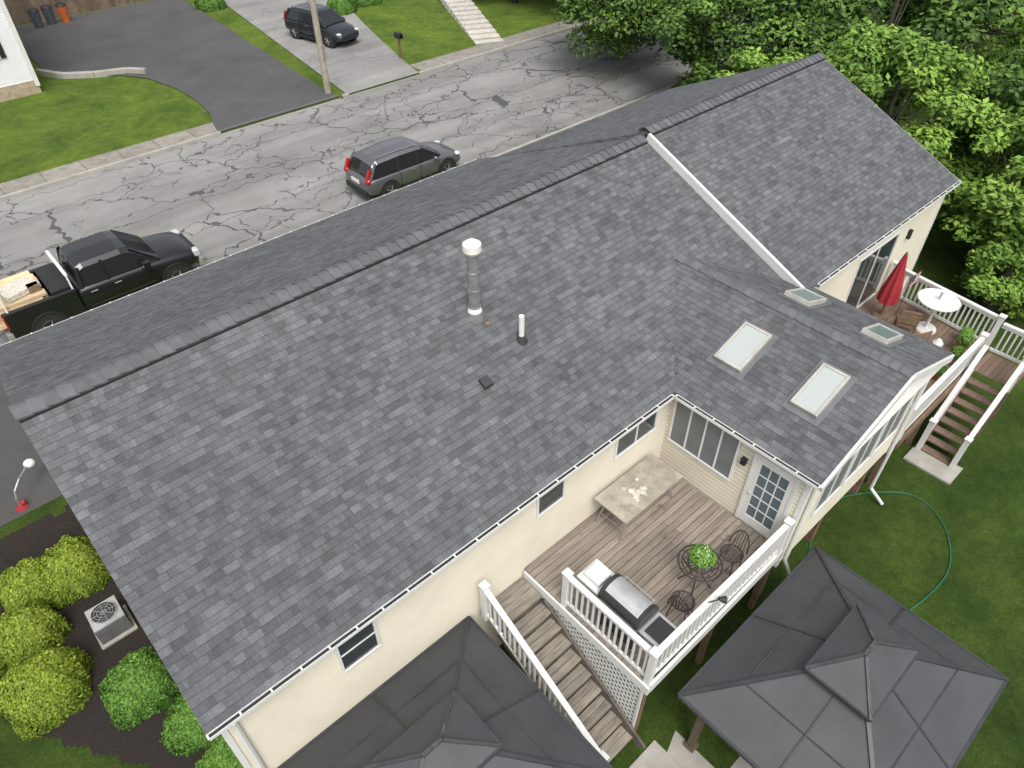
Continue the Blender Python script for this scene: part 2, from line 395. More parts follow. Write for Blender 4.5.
def lap(b,p0,p1,z0,z1,out,top=None,step=.1,mi=0):
    p0=Vector((*p0,0));p1=Vector((*p1,0));o=Vector((*out,0))*.02
    z=z0
    while z<z1-1e-4:
        zz=min(z+step,z1); a,c=p0,p1
        if top:
            ts=[t/60 for t in range(61) if top(t/60)>=zz]
            if len(ts)<2: break
            a=p0.lerp(p1,ts[0]);c=p0.lerp(p1,ts[-1])
        b.add([a+o+Vector((0,0,z)),c+o+Vector((0,0,z)),c+Vector((0,0,zz)),a+Vector((0,0,zz)),a+Vector((0,0,z)),c+Vector((0,0,z))],[(0,1,2,3),(0,4,5,1)],mi)
        z=zz
b=MB()
lap(b,(.15,YW),(20.3,YW),Z0-.1,ze-.10,(0,-1))
lap(b,(.15,5.7),(.15,YW),Z0-.1,-.1,(-1,0),lambda t:-.15-r*abs(5.7-10.15*t))
lap(b,(20.3,YW),(20.3,4.6),Z0-.1,0,(1,0),lambda t:-.05-r*abs(-4.45+9.05*t))
lap(b,(12.9,5.7),(.15,5.7),Z0,-2.65,(0,1));lap(b,(20.3,4.6),(12.9,4.6),Z0,-2.15,(0,1))
lap(b,(XW,YW),(XW,-7.3),-4.6,ze-.10,(-1,0))
lap(b,(XW,-7.3),(13.2,-7.3),-4.6,-1.2,(0,-1),lambda t:ze-.12+.37*(2.1-abs(-2.1+4.2*t))+.05)
lap(b,(13.2,-7.3),(13.2,YW),-4.6,ze-.1,(1,0))
b.box(.19,12.86,-4.41,5.6,Z0-.2,-2.7,0);b.box(12.8,20.26,-4.41,4.5,Z0-.2,-2.2,0);b.box(.19,12.8,-4.41,4,-2.75,ze-.1,0)
b.box(XW+.04,13.16,-7.25,-4.4,-4.58,ze-.1,0)
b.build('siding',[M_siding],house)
b=MB()
for x,y in ((.15,YW),(XW,-7.3),(13.2,-7.3),(20.3,YW)):
    zb=Z0 if x in(.15,20.3) else -4.66
    b.box(x-.03,x+.05,y-.03,y+.05,zb,ze-.10,0)
b.box(XW+.01,13.19,-7.27,-4.4,-4.7,-4.62,0)
b.build('corner_boards',[M_white],house)
fr=MB(); gl=MB()
def win(ax,pl,sg,a0,a1,z0,z1,panes=2,gm=0,rail=False,fw=.045):
    def bx(B,u0,u1,w0,w1,d0,d1,mi=0):
        if ax=='y': B.box(u0,u1,pl+sg*d0,pl+sg*d1,w0,w1,mi)
        else: B.box(pl+sg*d0,pl+sg*d1,u0,u1,w0,w1,mi)
    if a0>a1:a0,a1=a1,a0
    bx(gl,a0,a1,z0,z1,.005,.028,gm)
    bx(fr,a0-fw,a1+fw,z1,z1+fw,0,.05);bx(fr,a0-fw,a1+fw,z0-fw,z0,0,.055)
    bx(fr,a0-fw,a0,z0,z1,0,.05);bx(fr,a1,a1+fw,z0,z1,0,.05)
    for i in range(1,panes):
        u=a0+(a1-a0)*i/panes; bx(fr,u-.018,u+.018,z0,z1,.02,.045)
    if rail: bx(fr,a0,a1,(z0+z1)/2-.012,(z0+z1)/2+.012,.02,.04)
win('y',YW,-1,1.8,2.36,-3.08,-2.32,1,0,True)
win('y',YW,-1,5.58,6.15,-2.86,-2.30,1,0)
win('y',YW,-1,7.5,8.56,-2.86,-2.30,2,0)
win('x',XW,-1,-5.96,-4.62,-3.33,-2.3,4,1)
for i in range(3): win('y',-7.3,-1,9.75+i*1.1,10.7+i*1.1,-3.75,-2.45,2,1)
win('y',YW,-1,16.0,17.9,-4.25,-2.45,2,0)
dy0,dy1,dz0,dz1=-7.1,-6.36,-4.08,-2.38;X=XW
fr.box(X-.06,X,dy0-.06,dy0,dz0,dz1+.06);fr.box(X-.06,X,dy1,dy1+.06,dz0,dz1+.06);fr.box(X-.06,X,dy0,dy1,dz1,dz1+.06)
fr.box(X-.045,X-.005,dy0,dy0+.11,dz0,dz1);fr.box(X-.045,X-.005,dy1-.11,dy1,dz0,dz1);fr.box(X-.045,X-.005,dy0+.11,dy1-.11,dz0,dz0+.22);fr.box(X-.045,X-.005,dy0+.11,dy1-.11,dz1-.12,dz1)
gl.box(X-.028,X-.008,dy0+.11,dy1-.11,dz0+.22,dz1-.12,2)
for i in range(1,3): y=dy0+.11+(dy1-dy0-.22)*i/3; fr.box(X-.037,X-.01,y-.012,y+.012,dz0+.22,dz1-.12)
for i in range(1,5): z=dz0+.22+(dz1-dz0-.34)*i/5; fr.box(X-.035,X-.008,dy0+.11,dy1-.11,z-.012,z+.012)
fr.cyl((X-.08,dy1-.06,-3.3),(X-.045,dy1-.06,-3.3),.025,.025,8,1)
fr.build('window_frames',[M_white,M_steel],house,bevel=.004)
gl.build('window_panes',[M_glass,M_screen,glass_mat('door_glass',(.10,.14,.165))],house)
b=MB();b.box(X-.1,X,-6.2,-6.1,-2.75,-2.6,0);b.box(18.6,18.7,YW-.1,YW,-2.9,-2.65,0);b.build('wall_lights',[M_black],house,bevel=.01)
M_skf=mat('skylight_frame',(.42,.41,.37),.5)
def skylight(x0,x1,y0,y1,near=True):
    b=MB()
    s=.37
    if near: zf=lambda x:ze+s*(x-WX0)
    else: zf=lambda x:zr-(zr-ze-.05)/(WX1-WXR)*(x-WXR)
    xm=(x0+x1)/2; zm=zf(xm); sl=(zf(x1)-zf(x0))/(x1-x0); ang=math.atan(sl)
    M=Matrix.Translation((xm,(y0+y1)/2,zm))@Matrix.Rotation(-ang,4,'Y')
    lx=(x1-x0)/math.cos(ang)/2; ly=(y1-y0)/2
    b.box(-lx-.12,lx+.09,-ly-.09,ly+.09,.008,.02,2,M)
    b.box(-lx,lx,-ly,-ly+.05,.02,.11,0,M);b.box(-lx,lx,ly-.05,ly,.02,.11,0,M)
    b.box(-lx,-lx+.05,-ly+.05,ly-.05,.02,.108,0,M);b.box(lx-.05,lx,-ly+.05,ly-.05,.02,.108,0,M)
    b.box(-lx+.05,lx-.05,-ly+.05,ly-.05,.02,.095,1,M)
    b.build('skylight',[M_skf,M_glassl if near else M_glassf,M_flash],house,bevel=.006)
skylight(9.72,10.6,-5.28,-4.72);skylight(9.7,10.6,-6.79,-6.29)
skylight(11.95,12.75,-5.2,-4.66,False);skylight(11.95,12.75,-6.75,-6.25,False)
b=MB()
px,py,pz=6.61,-1.75,-.78
b.cyl((px,py,pz-.1),(px,py,pz+.12),.17,.13,20,0);b.cyl((px,py,pz+.1),(px,py,pz+1.28),.10,.10,20,0)
for z in (.2,.55,.9): b.cyl((px,py,pz+z),(px,py,pz+z+.03),.108,.108,20,0)
b.cyl((px,py,pz+.12),(px,py,pz+.2),.13,.105,20,1)
b.cyl((px,py,pz+1.27),(px,py,pz+1.33),.12,.16,20,1);b.cyl((px,py,pz+1.33),(px,py,pz+1.45),.16,.155,20,1);b.cyl((px,py,pz+1.45),(px,py,pz+1.5),.155,.08,20,1)
b.sph((px+.1,py-.2,pz-.1),.06,2,8,6,(1,1,.6))
b.build('chimney_flue',[M_galv,M_pvc,M_wood],house,bevel=.004)
b=MB(); px,py,pz=7.02,-2.5,-1.09
b.cyl((px,py,pz-.06),(px,py,pz+.1),.12,.06,14,1);b.cyl((px,py,pz+.05),(px,py,pz+.52),.048,.048,14,0)
b.build('vent_pipe',[M_pvc,M_lead],house)
b=MB(); M=Matrix.Translation((5.92,-2.8,-1.222))@Matrix.Rotation(math.atan(r),4,'X')
b.box(-.09,.09,-.10,.09,.01,.08,0,M);b.box(-.11,.11,-.12,-.10,.01,.03,0,M)
b.build('box_vent',[M_lead],house,bevel=.02)
b=MB()
b.tube([(.3,-4.63,ze-.1),(.3,-4.5,ze-.35),(.3,-4.5,Z0+.1)],.04,6)
b.tube([(9.2,-7.5,ze-.15),(9.2,-7.36,ze-.4),(9.2,-7.36,-4.6),(9.4,-7.9,-5.8),(9.4,-8.2,-5.95)],.035,6)
b.tube([(13.2,-7.38,ze-.3),(13.2,-7.38,-5.8),(13.15,-7.75,-6.0)],.035,6)
b.build('downspout',[M_white],house)
b=MB()
for x in (9.25,11.2,13.1):
    b.box(x-.07,x+.07,-7.18,-7.04,Z0,-4.7,0)
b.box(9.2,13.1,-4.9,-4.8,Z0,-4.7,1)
b.build('wing_posts',[M_wood,M_shade],house)

# ------------------------------------------------------------ decks
def railing(b,p0,p1,h=.84,mi=0,posts=(1,1),sp=.115):
    p0=Vector(p0);p1=Vector(p1);d=p1-p0;l=Vector((d.x,d.y,0)).length
    up=Vector((0,0,1))
    b.beam(p0+up*h,p1+up*h,.1,.045,mi);b.beam(p0+up*(h-.07),p1+up*(h-.07),.045,.07,mi);b.beam(p0+up*.09,p1+up*.09,.045,.07,mi)
    n=int(l/sp)
    for i in range(1,n):
        q=p0+d*(i/n); b.box(q.x-.018,q.x+.018,q.y-.018,q.y+.018,q.z+.1,q.z+h-.08,mi)
    for k,q in ((posts[0],p0),(posts[1],p1)):
        if k: 
            b.box(q.x-.055,q.x+.055,q.y-.055,q.y+.055,q.z-.1,q.z+h+.06,mi); b.box(q.x-.075,q.x+.075,q.y-.075,q.y+.075,q.z+h+.06,q.z+h+.09,mi)
DZ=-4.12
deck=empty('wooden_deck')
b=MB()
y=-4.48;k=0
while y>-7.25:
    cuts=[5.28,5.28+random.uniform(1.2,2.6),XW-.04] if k%2 else [5.28,XW-.04-random.uniform(.8,1.8),XW-.04]
    for xa,xc in zip(cuts[:-1],cuts[1:]): b.box(xa+.003,xc-.003,y-.116,y,DZ-.03,DZ+random.uniform(-.002,.003))
    y-=.126;k+=1
b.build('deck_boards',[M_deck],deck,bevel=.004)
b=MB()
b.box(5.3,9.0,-7.33,-7.28,DZ-.24,DZ-.0,0);b.box(5.24,5.28,-7.33,-4.5,DZ-.24,DZ-.032,0)
for i in range(8): b.box(5.6+i*.45,5.64+i*.45,-7.27,-4.5,DZ-.2,DZ-.034,1)
for x,y in ((5.36,-7.2),(7.2,-7.2),(8.9,-7.2),(5.36,-5.0)): b.box(x-.05,x+.05,y-.05,y+.05,Z0,DZ-.2,1)
b.build('deck_frame',[M_white,M_wood],deck)
b=MB()
railing(b,(5.33,-5.44,DZ),(5.33,-7.24,DZ)); railing(b,(5.33,-7.24,DZ),(8.85,-7.27,DZ),posts=(0,1))
railing(b,(4.24,-4.65,DZ-.1),(4.3,-7.35,Z0+.15),posts=(1,1),h=.82)
b.build('deck_railing',[M_white],deck,bevel=.005)
b=MB()
for k in range(4): b.box(4.28,5.22,-4.5-.126*(k+1)+.006,-4.5-.126*k,DZ-.18-.04,DZ-.18,0)
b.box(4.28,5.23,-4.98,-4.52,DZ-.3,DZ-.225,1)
for i in range(1,11):
    z=DZ-.18*(i+1) ; y=-5.0-.255*(i-1)
    if z<Z0+.03: break
    for k in range(2): b.box(4.26,5.22,y-.135*(k+1)+.006,y-.135*k,z-.04,z,0)
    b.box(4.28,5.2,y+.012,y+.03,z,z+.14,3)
for x in (4.27,5.22): b.beam((x,-5.0,DZ-.33),(x,-7.5,Z0+.08),.05,.26,1)
b.box(4.1,5.5,-8.5,-7.56,Z0-.02,Z0+.03,2)
b.build('deck_stairs',[M_tread,M_riser,M_conc,M_riser],deck,bevel=.004)
b=MB()
ya,yb,za,zb=-7.2,-4.9,Z0+.02,DZ-.26
def lat(x):
    st=.14
    for sg in (1,-1):
        c=-4.
        while c<4.:
            (y0_,z0_),(y1_,z1_)=[(ya+sg*(z-za)+c,z) for z in (za,zb)]
            dy=y1_-y0_;a=(ya-y0_)/dy;c_=(yb-y0_)/dy
            if a>c_:a,c_=c_,a
            t0=max(0,a);t1=min(1,c_)
            if t1-t0>.03:
                b.beam((x+sg*.004,y0_+dy*t0,z0_+(z1_-z0_)*t0),(x+sg*.004,y0_+dy*t1,z0_+(z1_-z0_)*t1),.008,.036,0)
            c+=st
lat(5.28)
b.box(5.26,5.30,ya-.04,ya,za,zb);b.box(5.26,5.30,yb,yb+.05,za,zb)
b.build('lattice_skirt',[M_white],deck)
sheet('patio_slab',[(5.9,-8.7),(9.4,-8.7),(9.4,-10.9),(5.0,-10.9),(5.0,-8.0),(5.9,-7.7)],Z0+.01,M_conc)

deck2=empty('wooden_deck')
b=MB();y=-4.48;D2=-4.3
while y>-7.35:
    b.box(13.3,18.25-.13*(-4.48-y),y-.118,y,D2-.03,D2);y-=.125
y=-7.46
while y>-8.25:
    b.box(16.9,17.85,y-.118,y,D2-.13,D2-.1);y-=.125
b.build('deck_boards',[M_deck2],deck2)
b=MB()
b.box(13.3,17.85,-7.44,-7.39,D2-.26,D2,0);b.beam((18.28,-4.5,D2-.13),(17.9,-7.44,D2-.13),.05,.26,0);b.box(16.88,17.88,-8.36,-8.31,D2-.32,D2-.1,0)
for x in (13.6,15.5,17.8): b.box(x-.06,x+.06,-7.3,-7.18,Z0,D2-.2,1)
for x in (16.98,17.8): b.box(x-.05,x+.05,-8.3,-8.2,Z0,D2-.13,1)
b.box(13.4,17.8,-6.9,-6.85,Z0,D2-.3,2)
b.build('deck_frame',[M_wood,M_wood,M_shade],deck2)
b=MB()
railing(b,(13.35,-7.36,D2),(16.85,-7.36,D2));railing(b,(18.22,-4.6,D2),(17.86,-7.36,D2),posts=(1,1))
railing(b,(17.86,-7.45,D2-.1),(17.86,-8.3,D2-.1),posts=(0,1));railing(b,(16.88,-8.3,D2-.1),(17.84,-8.3,D2-.1),posts=(1,0))
railing(b,(16.84,-8.3,D2-.15),(15.45,-8.3,Z0+.1),posts=(0,1),h=.82);railing(b,(16.84,-7.5,D2-.15),(15.45,-7.5,Z0+.1),posts=(0,1),h=.82)
b.build('deck_railing',[M_white],deck2)
b=MB()
for i in range(1,9):
    z=D2-.1-.2*i;x=16.9-.18*(i-1);b.box(x-.21,x,-8.26,-7.54,z-.04,z,0)
for y in (-8.28,-7.52): b.beam((16.9,y,D2-.3),(15.5,y,Z0+.05),.04,.22,0)
b.box(14.9,15.6,-8.5,-7.4,Z0,Z0+.05,1)
b.build('deck_stairs',[M_deck2,M_conc],deck2)

# ------------------------------------------------------------ gazebos
M_gfr=mat('gazebo_frame_brown',(.11,.08,.055),.6)
def gazebo(x0,x1,y0,y1):
    cx,cy=(x0+x1)/2,(y0+y1)/2
    e=empty('hardtop_gazebo',(cx,cy,0))
    hx,hy=(x1-x0)/2,(y1-y0)/2; zo=-4.22; zi=-3.42; ix,iy=.62,.42
    b=MB()
    O=[(-hx,-hy),(hx,-hy),(hx,hy),(-hx,hy)];I=[(-ix,-iy),(ix,-iy),(ix,iy),(-ix,iy)]
    th=.09
    for k in range(4):
        a,c=O[k],O[(k+1)%4];p,q=I[k],I[(k+1)%4]
        am=((a[0]+c[0])/2,(a[1]+c[1])/2);pm=((p[0]+q[0])/2,(p[1]+q[1])/2)
        for A,C_,P,Q in ((a,am,p,pm),(am,c,pm,q)):
            m=((A[0]+C_[0]+P[0]+Q[0])/4,(A[1]+C_[1]+P[1]+Q[1])/4,(zo+zi)/2-random.uniform(.004,.02))
            b.add([(*A,zo),(*C_,zo),(*Q,zi),(*P,zi),m],[(0,1,4),(1,2,4),(2,3,4),(3,0,4)],0)
        b.add([(*a,zo),(*c,zo),(*c,zo-th),(*a,zo-th)],[(0,1,2,3)],1)
        b.beam((*a,zo+.012),(*p,zi+.012),.06,.035,1)
        b.beam((*am,zo+.008),(*pm,zi+.008),.03,.025,1)
        b.beam((*a,zo+.005),(*c,zo+.005),.045,.03,1)
        t=.5
        s0=[a[i]+(p[i]-a[i])*t for i in (0,1)];s1=[c[i]+(q[i]-c[i])*t for i in (0,1)];z=zo+(zi-zo)*t
        b.beam((*s0,z+.004),(*s1,z+.004),.022,.012,1)
    tx,ty=.76,.5
    O2=[(-tx,-ty),(tx,-ty),(tx,ty),(-tx,ty)];zt=-3.3;zp=-3.0
    pk=.16
    P2=[(-pk,-.02),(pk,-.02),(pk,.02),(-pk,.02)]
    for k in range(4):
        a,c=O2[k],O2[(k+1)%4];p,q=P2[k],P2[(k+1)%4]
        b.add([(*a,zt),(*c,zt),(*q,zp),(*p,zp)],[(0,1,2,3)],0)
        b.beam((*a,zt+.01),(*p,zp+.01),.045,.03,2)
        b.beam((*a,zt-.02),(*c,zt-.02),.035,.06,1)
    b.beam((-pk,0,zp+.012),(pk,0,zp+.012),.06,.03,2)
    b.build('roof_panels',[M_gaz,M_gazrib,M_rust],e)
    b=MB()
    for sx in (-1,1):
        for sy in (-1,1):
            X,Y=sx*(hx-.35),sy*(hy-.35); b.box(X-.06,X+.06,Y-.06,Y+.06,Z0,zo+.1,0)
            b.box(X-.1,X+.1,Y-.1,Y+.1,Z0,Z0+.06,0)
    for s in (-1,1):
        b.box(-hx+.3,hx-.3,s*(hy-.35)-.04,s*(hy-.35)+.04,zo-.06,zo+.06,0);b.box(s*(hx-.35)-.04,s*(hx-.35)+.04,-hy+.3,hy-.3,zo-.06,zo+.055,0)
    b.build('frame',[M_gfr],e,bevel=.008)
gazebo(.12,4.0,-7.85,-4.5)
gazebo(5.55,9.55,-10.98,-7.68)

# ------------------------------------------------------------ deck things
t=empty('patio_table',(7.72,-4.94,DZ))
b=MB();b.box(-.8,.8,-.38,.38,.62,.66,0)
for x,s in ((-.65,1),(.6,-1)):
    for y in(-.3,.3): b.cyl((x-s*.12,y,0),(x+s*.1,y*.8,.62),.016,.016,8,1)
    b.cyl((x-s*.05,-.28,.25),(x-s*.05,.28,.25),.012,.012,8,1)
b.build('table',[M_foil,M_galv],t,bevel=.006)
b=MB()
for i in range(26):
    x=random.gauss(-.1,.12);y=random.gauss(-.05,.08);b.sph((x,y,.665),random.uniform(.03,.07),0,7,5,(1,1,.25))
b.build('rag',[M_cloth],t,smooth=True)
t=empty('gas_grill',(5.7,-6.4,DZ))
M_gb=mat('grill_black',(.03,.03,.032),.35)
b=MB()
b.box(-.22,.22,-.35,.35,.1,.72,1)
b.box(-.25,.25,-.4,.4,.72,.8,0)
n=12;R_=.26
for (ya_,yb_,mi_) in ((-.4,-.33,1),(-.33,.33,0),(.33,.4,1)):
    vs=[]
    q=1.0 if mi_==0 else 1.03
    for yy in (ya_,yb_):
        for i in range(n+1):
            a=math.pi*i/n; vs.append((R_*q*math.cos(a),yy,.8+.24*q*math.sin(a)))
    for i in range(n): b.add([vs[i],vs[i+1],vs[n+2+i],vs[n+1+i]],[(0,1,2,3)],mi_ if (mi_ or i<9) else 1)
    b.add(vs,[tuple(range(n+1)),tuple(range(n+1,2*n+2))],1)
b.cyl((.27,-.3,.92),(.27,.3,.92),.015,.015,8,2)
for y in (-.28,.28): b.cyl((.2,y,.92),(.27,y,.92),.012,.012,6,2)
b.box(-.24,.24,.42,.88,.74,.8,3);b.box(-.24,.24,-.88,-.42,.74,.8,0)
b.box(-.18,.18,-.84,-.48,.8,.83,1)
b.box(-.16,.14,.48,.8,.8,.9,3)
for y in (-.3,-.1,.1,.3): b.cyl((.25,y,.76),(.29,y,.76),.028,.028,10,1)
for x in(-.18,.18):
    for y in(-.3,.3): b.cyl((x,y-.02,.05),(x,y+.02,.05),.05,.05,10,1)
b.build('grill_body',[M_steel,M_gb,M_galv,M_white],t,bevel=.006)
MI=mat('wrought_iron',(.05,.042,.038),.6)
t=empty('bistro_table',(7.25,-6.66,DZ));b=MB()
for R_ in (.36,.3,.2,.1):
    P=[(R_*math.cos(a*math.pi/12),R_*math.sin(a*math.pi/12),.62) for a in range(25)];b.tube(P,.012 if R_<.36 else .018,5)
for i in range(16):
    a=i*math.pi/8;b.cyl((0,0,.62),(.36*math.cos(a),.36*math.sin(a),.62),.007,.007,5)
for i in range(4):
    a=i*math.pi/2+.5;b.tube([(.28*math.cos(a),.28*math.sin(a),.61),(.08*math.cos(a),.08*math.sin(a),.3),(.28*math.cos(a),.28*math.sin(a),0)],.013,5)
b.build('table',[MI],t)
def chair(x,y,rz):
    t=empty('bistro_chair',(x,y,DZ),rz);b=MB()
    P=[(.19*math.cos(a*math.pi/10),.19*math.sin(a*math.pi/10),.4) for a in range(21)];b.tube(P,.014,5)
    for i in range(-3,4):
        c=i*.05;w=math.sqrt(.19**2-c*c);b.cyl((c,-w,.4),(c,w,.4),.007,.007,5);b.cyl((-w,c,.4),(w,c,.4),.007,.007,5)
    for i in range(4):
        a=i*math.pi/2+.78;b.cyl((.17*math.cos(a),.17*math.sin(a),.4),(.22*math.cos(a),.22*math.sin(a),0),.012,.012,5)
    A=[(-.18-.05*math.sin(k*math.pi/8),-.18*math.cos(k*math.pi/8),.4+.42*math.sin(k*math.pi/8)) for k in range(9)];b.tube(A,.014,5)
    for k in (-.1,-.05,0,.05,.1): b.cyl((-.18,k,.4),(-.22,k*.9,.4+.41*math.sqrt(max(0,1-(k/.18)**2))),.007,.007,5)
    b.build('chair',[MI],t)
chair(6.6,-6.85,.2);chair(7.95,-6.85,math.pi)
e=empty('clamp_light',(6.6,-7.26,DZ+.86));b=MB();b.tube([(0,0,0),(0,-.06,.12),(.1,-.12,.14)],.012,6);b.cyl((.08,-.1,.15),(.16,-.17,.11),.03,.06,12);b.build('lamp',[M_black],e)

# ------------------------------------------------------------ foliage
def leaves(name,P,Nrm,size,tone,m,parent=None):
    n=len(P)
    a=rng.normal(size=(n,3));a-= (a*Nrm).sum(1)[:,None]*Nrm;a/=np.linalg.norm(a,axis=1)[:,None]+1e-9
    b_=np.cross(Nrm,a);s=(size*rng.uniform(.6,1.3,n))[:,None]
    V=np.stack([P-a*s,P-b_*s*.55+a*s*.1,P+a*s,P+b_*s*.55+a*s*.1],1).reshape(-1,3).astype(np.float32)
    me=bpy.data.meshes.new(name);me.vertices.add(4*n);me.vertices.foreach_set('co',V.ravel())
    me.loops.add(4*n);me.loops.foreach_set('vertex_index',np.arange(4*n,dtype=np.int32))
    me.polygons.add(n);me.polygons.foreach_set('loop_start',np.arange(0,4*n,4,dtype=np.int32))
    try: me.polygons.foreach_set('loop_total',np.full(n,4,dtype=np.int32))
    except Exception: pass
    at=me.attributes.new('tone','FLOAT','FACE');at.data.foreach_set('value',np.clip(tone,0,1).astype(np.float32))
    me.update(calc_edges=True);me.materials.append(m)
    o=bpy.data.objects.new(name,me);scene.collection.objects.link(o)
    if parent:o.parent=parent
    return o
M_leaf=leaf_mat('tree_leaves',(.022,.055,.012),(.155,.275,.045))
M_leaf2=leaf_mat('light_leaves',(.045,.11,.016),(.25,.40,.065))
M_shrub=leaf_mat('lime_shrub_leaves',(.06,.105,.01),(.31,.41,.05))
M_shrub2=leaf_mat('green_shrub_leaves',(.035,.10,.016),(.16,.31,.05))
def unit(n):
    d=rng.normal(size=(n,3));return d/np.linalg.norm(d,axis=1)[:,None]
def tree(x,y,zc,R_,H,zg,n=11000,m=None,K=60,lf=.11,name='deciduous_tree',off=(0,0)):
    e=empty(name,(x,y,zg));m=m or M_leaf
    c=np.array([off[0],off[1],zc-zg])
    d=unit(K);rad=rng.uniform(.35,1.,K)**.5
    C_=d*rad[:,None]*np.array([R_*.9,R_*.9,H*.85])+c
    cr=rng.uniform(.14,.34,K)*R_;ct=rng.uniform(-.24,.26,K)
    wgt=cr**1.7;k=rng.choice(K,n,p=wgt/wgt.sum());dd=unit(n);rr=rng.uniform(0,1,n)**.4
    P=C_[k]+dd*(rr*cr[k])[:,None]*np.array([1,1,.5])
    P[:,2]-=.25*(rr*cr[k])**2
    P+=rng.normal(size=(n,3))*.07
    Nn=dd*.5+np.array([0,0,.9])+rng.normal(size=(n,3))*.45;Nn/=np.linalg.norm(Nn,axis=1)[:,None]
    hz=dd[:,2]*rr
    tone=.45+.34*hz+ct[k]+rng.normal(size=n)*.13  # crown shade painted into the tone: clump tops lighter, undersides darker
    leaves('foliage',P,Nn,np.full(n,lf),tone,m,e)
    b=MB();top=zc-zg;cx,cy=off
    b.cyl((0,0,0),(cx*.4,cy*.4,top*.55),.2,.14,9);b.cyl((cx*.4,cy*.4,top*.55),(cx,cy,top+H*.4),.14,.04,8)
    for i in range(0,K,3):
        p=C_[i];b.cyl((cx*.5,cy*.5,top*.6+.1*(i%5)),tuple(p),.06,.015,6)
    b.build('trunk',[M_bark],e,smooth=True)
TR=[(27,6.3,-1.6,3.6,3.0),(28.6,8.6,-1.5,3.7,3.0),(25.2,-.6,-2.3,2.9,2.6),(25.2,-5.2,-3.6,2.7,2.3),(32,3,-1.4,4,3.2),(36,9,-1,4.3,3.5),
    (30,-4,-3,3.4,3),(33,19.6,-1.5,3.6,3.2),(42,14,-1,4.5,3.6),(39,2,-2,4.5,3.5),(31,24,-1.2,3.2,3),(46,6,-2,5,4),(43,22,-1,4.5,4),(23.3,2.6,-2.6,2.0,1.9),(37,30,-1,4,3.5)]
for i,(x,y,z,R_,H) in enumerate(TR):
    far=x>31
    tree(x,y,z,R_,H,ZF if y>3 else Z0,10000 if far else 21000,M_leaf2 if i in(2,3,9,13) else M_leaf,60,.15 if far else .105,off=(-.9,4.4) if i==1 else (0,0))
tree(22.6,-6.3,-4.9,1.3,1.1,Z0,7000,M_leaf2,22,.08)
tree(23.4,-8.3,-5.0,1.4,1.1,Z0,7000,M_leaf,22,.08)
def shrub(x,y,z,rx,rz,m,n=7000,lf=.035,name='rounded_shrub'):
    e=empty(name,(x,y,z))
    d=unit(n);d[:,2]=np.abs(d[:,2])*1.0-.15
    u=1+.07*np.sin(d[:,0]*5+x)+.07*np.sin(d[:,1]*6+y*2)+.04*np.sin(d[:,0]*13+d[:,1]*11)+rng.normal(size=n)*.035
    P=d*u[:,None]*np.array([rx,rx,rz])
    Nn=d+rng.normal(size=(n,3))*.45;Nn/=np.linalg.norm(Nn,axis=1)[:,None]
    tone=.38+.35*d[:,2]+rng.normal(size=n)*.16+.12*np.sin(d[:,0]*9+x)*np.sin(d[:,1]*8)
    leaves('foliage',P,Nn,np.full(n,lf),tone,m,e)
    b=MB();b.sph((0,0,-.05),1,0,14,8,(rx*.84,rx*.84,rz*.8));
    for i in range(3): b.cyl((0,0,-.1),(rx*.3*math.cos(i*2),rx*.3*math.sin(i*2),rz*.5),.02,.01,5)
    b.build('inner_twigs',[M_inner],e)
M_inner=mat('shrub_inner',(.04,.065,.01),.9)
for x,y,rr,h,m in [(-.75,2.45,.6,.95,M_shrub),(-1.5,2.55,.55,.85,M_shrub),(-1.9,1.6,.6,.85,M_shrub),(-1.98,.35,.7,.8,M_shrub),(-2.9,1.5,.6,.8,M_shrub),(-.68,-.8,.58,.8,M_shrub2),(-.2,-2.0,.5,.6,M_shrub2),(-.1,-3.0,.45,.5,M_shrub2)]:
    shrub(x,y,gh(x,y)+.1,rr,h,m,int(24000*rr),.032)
e=empty('potted_plant',(7.25,-6.66,DZ+.64))
b=MB();b.cyl((0,0,0),(0,0,.14),.07,.1,14);b.build('pot',[M_terr],e)
n=1200;d=unit(n);P=d*np.array([.24,.24,.15])*rng.uniform(.5,1,n)[:,None]+np.array([0,0,.2])
Nn=d+np.array([0,0,.6]);Nn/=np.linalg.norm(Nn,axis=1)[:,None];leaves('foliage',P,Nn,np.full(n,.028),.5+.4*d[:,2]+rng.normal(size=n)*.15,M_shrub2,e)
b=MB()
for i in range(14):
    a=random.uniform(0,6.28);q=random.uniform(.03,.15);b.sph((q*math.cos(a),q*math.sin(a),.34-.3*q),.014,0,6,4)
b.build('flowers',[M_white],e)

# ------------------------------------------------------------ AC unit, lamp, hose
e=empty('air_conditioner',(-.62,.85,Z0),0,.84);b=MB()
b.box(-.4,.4,-.4,.4,0,.05,1);b.box(-.33,.33,-.33,.33,.05,.62,0)
for i in range(12): b.box(-.34,.34,-.34,.34,.1+i*.042,.112+i*.042,2)
b.cyl((0,0,.62),(0,0,.66),.3,.28,24,0);b.cyl((0,0,.655),(0,0,.665),.27,.27,24,2);
for R_ in (.26,.2,.14,.07):
    P=[(R_*math.cos(a*math.pi/12),R_*math.sin(a*math.pi/12),.675) for a in range(25)];b.tube(P,.005,4,0)
for i in range(8): a=i*math.pi/4;b.cyl((0,0,.68),(.27*math.cos(a),.27*math.sin(a),.675),.005,.005,4,0)
b.build('housing',[mat('ac_metal',(.33,.335,.33),.5),M_conc,M_black],e)
e=empty('post_lamp',(-.95,3.85,ZF));b=MB()
b.cyl((0,0,-.02),(0,0,.04),.13,.11,14,2);b.tube([(0,0,.03),(0,0,.25),(.05,.05,.42),(.22,.22,.52),(.42,.44,.54)],.02,8,0)
